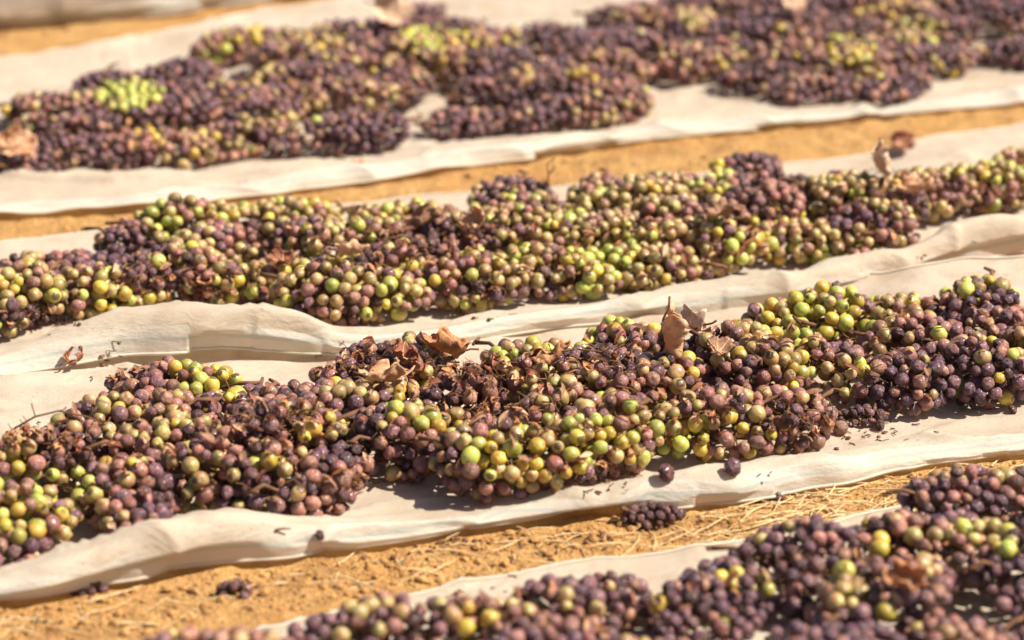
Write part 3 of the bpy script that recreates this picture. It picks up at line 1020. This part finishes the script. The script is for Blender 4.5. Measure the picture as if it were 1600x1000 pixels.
loose(1506, 640, 'green', .0085, 'single bright green grape resting on cloth before the dark rosy heap end', 1)
loose(1145, 740, 'purple', .0080, 'purple grape fallen in front of the last green gold bunch', 3)
loose(1041, 750, 'raisin', .0085, 'wrinkled berry alone on cloth above the shadowed lip', 4)
loose(1312, 678, 'rose', .0075, 'rosy brown berry on cloth amid the dry crumbs', 3)
loose(1250, 676, 'raisin', .0060, 'small dark raisin on cloth close behind the crumbs', 5)
loose(905, 756, 'gold', .0065, 'small gold grape wedged at the foot of the isolated green bunch', 1)
loose(1582, 646, 'raisin', .0050, 'tiny raisin on cloth past the single green grape', 4)
loose(1375, 672, 'raisin', .0060, 'dark raisin on cloth past the withered brown cluster', 4)
loose(30, 240 + 245, 'mauve', .0075, 'mauve berry loose in front of the middle heap near its shaded end', 3)
loose(500, 842, 'raisin', .0045, 'tiny raisin lodged on the cloth selvedge', 5)


def withered(x, y, L, W, H, ang, label, n=60):
    p, _ = surf(x, y)
    b = Bunch()
    b.key = 'C3' if y < 700 else 'soil'
    b.L, b.W, b.H = L, W, H
    b.a = Vector((math.cos(R(ang)), math.sin(R(ang)), 0))
    b.s = Vector((-b.a.y, b.a.x, 0))
    b.z0 = p.z
    b.c = p + Vector((0, 0, H * 0.5))
    b.prof = lambda t: max(0.0, 1 - t * t) ** 0.5
    b.base = 'brown'
    b.grapes = []
    for _i in range(n * 6):
        t, a = rnd.uniform(-1, 1), rnd.uniform(0, math.pi)
        q = b.c + b.a * (t * L) + b.s * (math.cos(a) * W * b.prof(t)) + Vector((0, 0, math.sin(a) * H * b.prof(t) - H * 0.3))
        r = rnd.uniform(.0034, .0056)
        if len(b.grapes) < n and near_ok(q, r, 0.8):
            put(q, r)
            b.grapes.append((q, r, pick(dict(raisin=.6, mauve=.3, purple=.1))))
    e = build_bunch(b, 'withered_bunch', 1.05)
    tag(e, label, 'grapes', 'dried up clusters off the heaps')


LOD['soil'] = 0
withered(1020, 826, .026, .014, .011, 8, 'shrivelled mauve brown cluster lying on bare soil below the shadowed lip')
withered(1205, 788, .017, .010, .008, 20, 'small shrivelled cluster on soil among pale straw', 26)
withered(368, 940, .013, .010, .009, 0, 'dark dried clump on soil below the bulging lip', 16)
withered(137, 934, .014, .008, .006, 0, 'dark dried scrap on soil just under the cloth hem', 12)
withered(1345, 660, .024, .014, .011, 10, 'withered brown cluster on cloth between the two sharp heaps', 34)
withered(1285, 690 - 4, .010, .006, .004, 10, 'flat dry remnant on cloth in front of the withered brown cluster', 10)


# ------------------------------------------------------------------ litter nobody could count
def ico(v, f, p, s, seed):
    b = len(v)
    t = 1.618
    for q in ((-1, t, 0), (1, t, 0), (-1, -t, 0), (1, -t, 0), (0, -1, t), (0, 1, t), (0, -1, -t), (0, 1, -t), (t, 0, -1), (t, 0, 1), (-t, 0, -1), (-t, 0, 1)):
        k = s / 1.9 * rnd.uniform(0.65, 1.25)
        v.append((p.x + q[0] * k, p.y + q[1] * k, p.z + q[2] * k * 0.6))
    for a in ((0, 11, 5), (0, 5, 1), (0, 1, 7), (0, 7, 10), (0, 10, 11), (1, 5, 9), (5, 11, 4), (11, 10, 2), (10, 7, 6), (7, 1, 8), (3, 9, 4), (3, 4, 2), (3, 2, 6), (3, 6, 8), (3, 8, 9), (4, 9, 5), (2, 4, 11), (6, 2, 10), (8, 6, 7), (9, 8, 1)):
        f.append(tuple(b + i for i in a))


def on_soil(x, y):
    for t in BVH.values():
        h = t.ray_cast(Vector((x, y, 1)), Vector((0, 0, -1)))
        if h[0]:
            return False
    return True


v, f = [], []
strips = [((-60, 1660), lambda x: (940 - .145 * x, 1030 - .17 * x), 10000, 1.0), ((-60, 1660), lambda x: (345 - .125 * x, 400 - .125 * x), 1500, 1.1), ((-60, 520), lambda x: (20, 100 - .15 * x), 500, 1.2)]
for (xa, xb), fn, n, ks in strips:
    for _ in range(n):
        x = rnd.uniform(xa, xb)
        lo, hi = fn(x)
        p = at(x, rnd.uniform(lo - 15, hi + 15), -0.010)
        if not on_soil(p.x, p.y):
            continue
        p.z = ground_z(p.x, p.y)
        s = min(0.0050, 0.0005 * rnd.paretovariate(1.9)) * ks
        ico(v, f, p + Vector((0, 0, s * 0.25)), s, 0)
o = mesh_obj('soil_crumbs', v, f, CRUMB, smooth=False)
tag(o, 'crumbs and small clods of orange soil', kind='stuff')

v, f = [], []
for _ in range(420):
    if rnd.random() < 0.60:
        x = min(1640, max(950, rnd.gauss(1280, 150)))
    else:
        x = rnd.uniform(-60, 1660)
    y0 = 940 - .145 * x
    p = at(x, y0 + rnd.uniform(-10, 90), -0.010)
    if not on_soil(p.x, p.y):
        continue
    p.z = ground_z(p.x, p.y) + rnd.uniform(.0008, .004)
    a = rnd.gauss(R(20), .7)
    Lh = rnd.uniform(.005, .024)
    d = Vector((math.cos(a), math.sin(a), rnd.gauss(0, .12))) * Lh
    bow = Vector((-d.y, d.x, 0)) * rnd.uniform(-.25, .25) + Vector((0, 0, rnd.uniform(0, .002)))
    w = rnd.uniform(.0003, .0007)
    tube(v, f, [p - d, p - d * .4 + bow * .8, p + d * .4 + bow * .8, p + d], [w, w, w, w * .5], 4, cap=False)
o = mesh_obj('straw_litter', v, f, STRAW)
tag(o, 'pale straw bits scattered on the soil', kind='stuff')

# dry stalk bits and skin scraps over the heaps and the cloth
v, f = [], []
spots = [(55, 690, 60, 18, 90), (430, 655, 70, 22, 110), (430, 690, 60, 20, 60), (740, 590, 80, 22, 140), (770, 640, 50, 20, 80), (560, 570, 90, 25, 90), (950, 560, 60, 30, 60), (335, 463, 60, 10, 70), (1110, 660, 40, 14, 40),
         (960, 740, 60, 15, 60), (180, 575, 30, 30, 50), (640, 390, 120, 30, 120), (1330, 672, 90, 20, 90), (530, 765, 50, 12, 22), (60, 505, 60, 20, 50), (250, 430, 60, 20, 50), (1500, 300, 100, 30, 60), (780, 465, 60, 10, 20), (1400, 280, 50, 25, 50),
         (1290, 900, 120, 50, 50), (900, 940, 250, 40, 60), (700, 120, 500, 60, 160), (400, 180, 300, 60, 120), (1300, 80, 200, 50, 80), (300, 700, 250, 70, 120), (900, 640, 250, 80, 140), (1350, 560, 200, 60, 90), (900, 360, 500, 60, 200), (1230, 690, 30, 10, 14), (580, 756, 60, 8, 60), (1320, 672, 100, 18, 90), (940, 768, 60, 8, 26), (1180, 738, 70, 8, 24), (1120, 405, 50, 10, 40), (770, 492, 30, 10, 24), (630, 165, 40, 16, 30)]
for sx, sy, rx, ry, n in spots:
    for _ in range(int(n * .40)):
        x, y = rnd.gauss(sx, rx * .6), rnd.gauss(sy, ry * .6)
        p, b = surf(x, y, 11)
        if p.y > 5 or (b is None and rnd.random() < 0.35):
            continue
        up = 0.002 if b else 0.0012
        a = rnd.uniform(0, 6.3)
        Lh = rnd.uniform(.003, .011) if b else rnd.uniform(.0015, .005)
        d = Vector((math.cos(a), math.sin(a), rnd.gauss(0, .5) if b else rnd.gauss(0, .08))) * Lh
        bow = Vector((rnd.gauss(0, 1), rnd.gauss(0, 1), abs(rnd.gauss(0, 1)) if b else 0)) * Lh * .35
        w = rnd.uniform(.0003, .0007)
        p = p + Vector((0, -0.002, up))
        tube(v, f, [p - d, p + bow, p + d], [w, w, w * .7], 4, cap=False)
        if not b and rnd.random() < .4 or rnd.random() < .12:
            ico(v, f, p + Vector((rnd.gauss(0, .004), rnd.gauss(0, .004), 0)), rnd.uniform(.0010, .0030), 0)
o = mesh_obj('stalk_litter', v, f, STEM)
tag(o, 'dry brown stalk bits and crumbs strewn over grapes and cloth', kind='stuff')

# crumbled leaf shreds caught between the berries
for col, share in (('brown', .55), ('red', .3), ('orange', .3), ('tan', .25)):
    v, f = [], []
    for sx, sy, rx, ry, n in spots:
        for _ in range(int(n * share * .38)):
            x, y = rnd.gauss(sx, rx * .7), rnd.gauss(sy, ry * .7)
            p, b = surf(x, y, 11)
            if p.y > 5 or b is None:
                continue
            R3 = Euler((rnd.uniform(-.9, .9), rnd.uniform(-.9, .9), rnd.uniform(0, 6.3))).to_matrix()
            L, W = rnd.uniform(.003, .009), rnd.uniform(.0015, .004)
            kk = len(v)
            for i in range(5):
                u = i / 4 - .5
                for s_ in (-1, 0, 1):
                    q = Vector((u * 2 * L, s_ * W * (1 - 3.2 * u * u) * rnd.uniform(.7, 1.2), L * (.5 - 1.6 * u * u) * .6 + W * .5 * (s_ * s_) + rnd.gauss(0, .0005)))
                    v.append(tuple(p + Vector((0, -.002, .001)) + R3 @ q))
            for i in range(4):
                for j in range(2):
                    a = kk + i * 3 + j
                    f.append((a, a + 1, a + 4, a + 3))
    o = mesh_obj('leaf_litter', v, f, LM[col])
    tag(o, col + ' crumbled leaf shreds caught among the grapes', kind='stuff')

# dark dried scraps on the soil
v, f = [], []
for sx, sy, rx, ry, n in [(700, 862, 90, 10, 34), (940, 848, 40, 10, 16), (1160, 775, 60, 10, 20), (560, 880, 60, 12, 12), (1320, 760, 60, 8, 14), (350, 940, 60, 10, 12), (150, 940, 60, 8, 10), (60, 985, 40, 12, 8), (870, 870, 60, 14, 12)]:
    for _ in range(n):
        p = at(rnd.gauss(sx, rx * .6), rnd.gauss(sy, ry * .6), -.01)
        if on_soil(p.x, p.y):
            p.z = ground_z(p.x, p.y) + .001
            ico(v, f, p, rnd.uniform(.0012, .0036), 0)
o = mesh_obj('dark_debris', v, f, STEM, smooth=False)
tag(o, 'dark dried scraps on the soil', kind='stuff')


# ------------------------------------------------------------------ what each bunch looks like and where it lies
ORD = 'first second third fourth fifth sixth seventh eighth ninth tenth eleventh twelfth thirteenth fourteenth fifteenth sixteenth seventeenth eighteenth nineteenth twentieth'.split()
CNAME = {'C4': 'front cloth', 'C3': 'sharp cloth', 'C2': 'middle cloth', 'C1': 'blurred top cloth'}
GNAME = {'C4': 'grape bunches heaped on the front cloth', 'C3': 'grape bunches heaped on the sharp cloth', 'C2': 'grape bunches heaped on the middle cloth', 'C1': 'grape bunches heaped on the blurred top cloth'}


def look(b):
    n = len(b.grapes)
    c = {k: 0 for k in GM}
    for _, _, k in b.grapes:
        c[k] += 1 / n
    if c['green'] + c['gold'] > 0.42:
        return 'green gold'
    if c['green'] + c['gold'] + c['olive'] > 0.55:
        return 'olive tinged'
    if c['green'] + c['gold'] > 0.20:
        return 'two-toned'
    k = max(('rose', 'mauve', 'purple', 'raisin'), key=lambda q: c[q])
    return {'rose': 'rosy brown', 'mauve': 'dusky mauve', 'purple': 'dark purple', 'raisin': 'shrivelled brown'}[k]


classes = {}
for b in BUNCHES:
    b.look = look(b)
    b.edge = 'front edge' if b.line == 0 else 'back edge' if b.line == b.nl - 1 else 'middle'
    classes.setdefault((b.key, b.edge, b.look), []).append(b)
for (key, edge, lk), bs in classes.items():
    bs.sort(key=lambda b: px(b.c)[0])
    for i, b in enumerate(bs):
        if len(bs) == 1:
            lab = f'the only {lk} grape bunch along the {edge} of the {CNAME[key]}'
        else:
            lab = f'{lk} grape bunch, {ORD[i]} from the left-side along {edge} of {CNAME[key]}'
        tag(b.obj, lab, 'grapes', GNAME[key])
named = set()
for phrase, loc, b in LEAVES:
    if b and id(b) not in named:
        named.add(id(b))
        b.obj['label'] = f'{b.look} grape bunch with the {phrase} lying on it'
print([tuple(int(q) for q in px(b.c)) for b in BUNCHES if b.key == 'C1' and px(b.c)[0] < 250])
print('bunches', len(BUNCHES), 'grapes', sum(len(b.grapes) for b in BUNCHES))
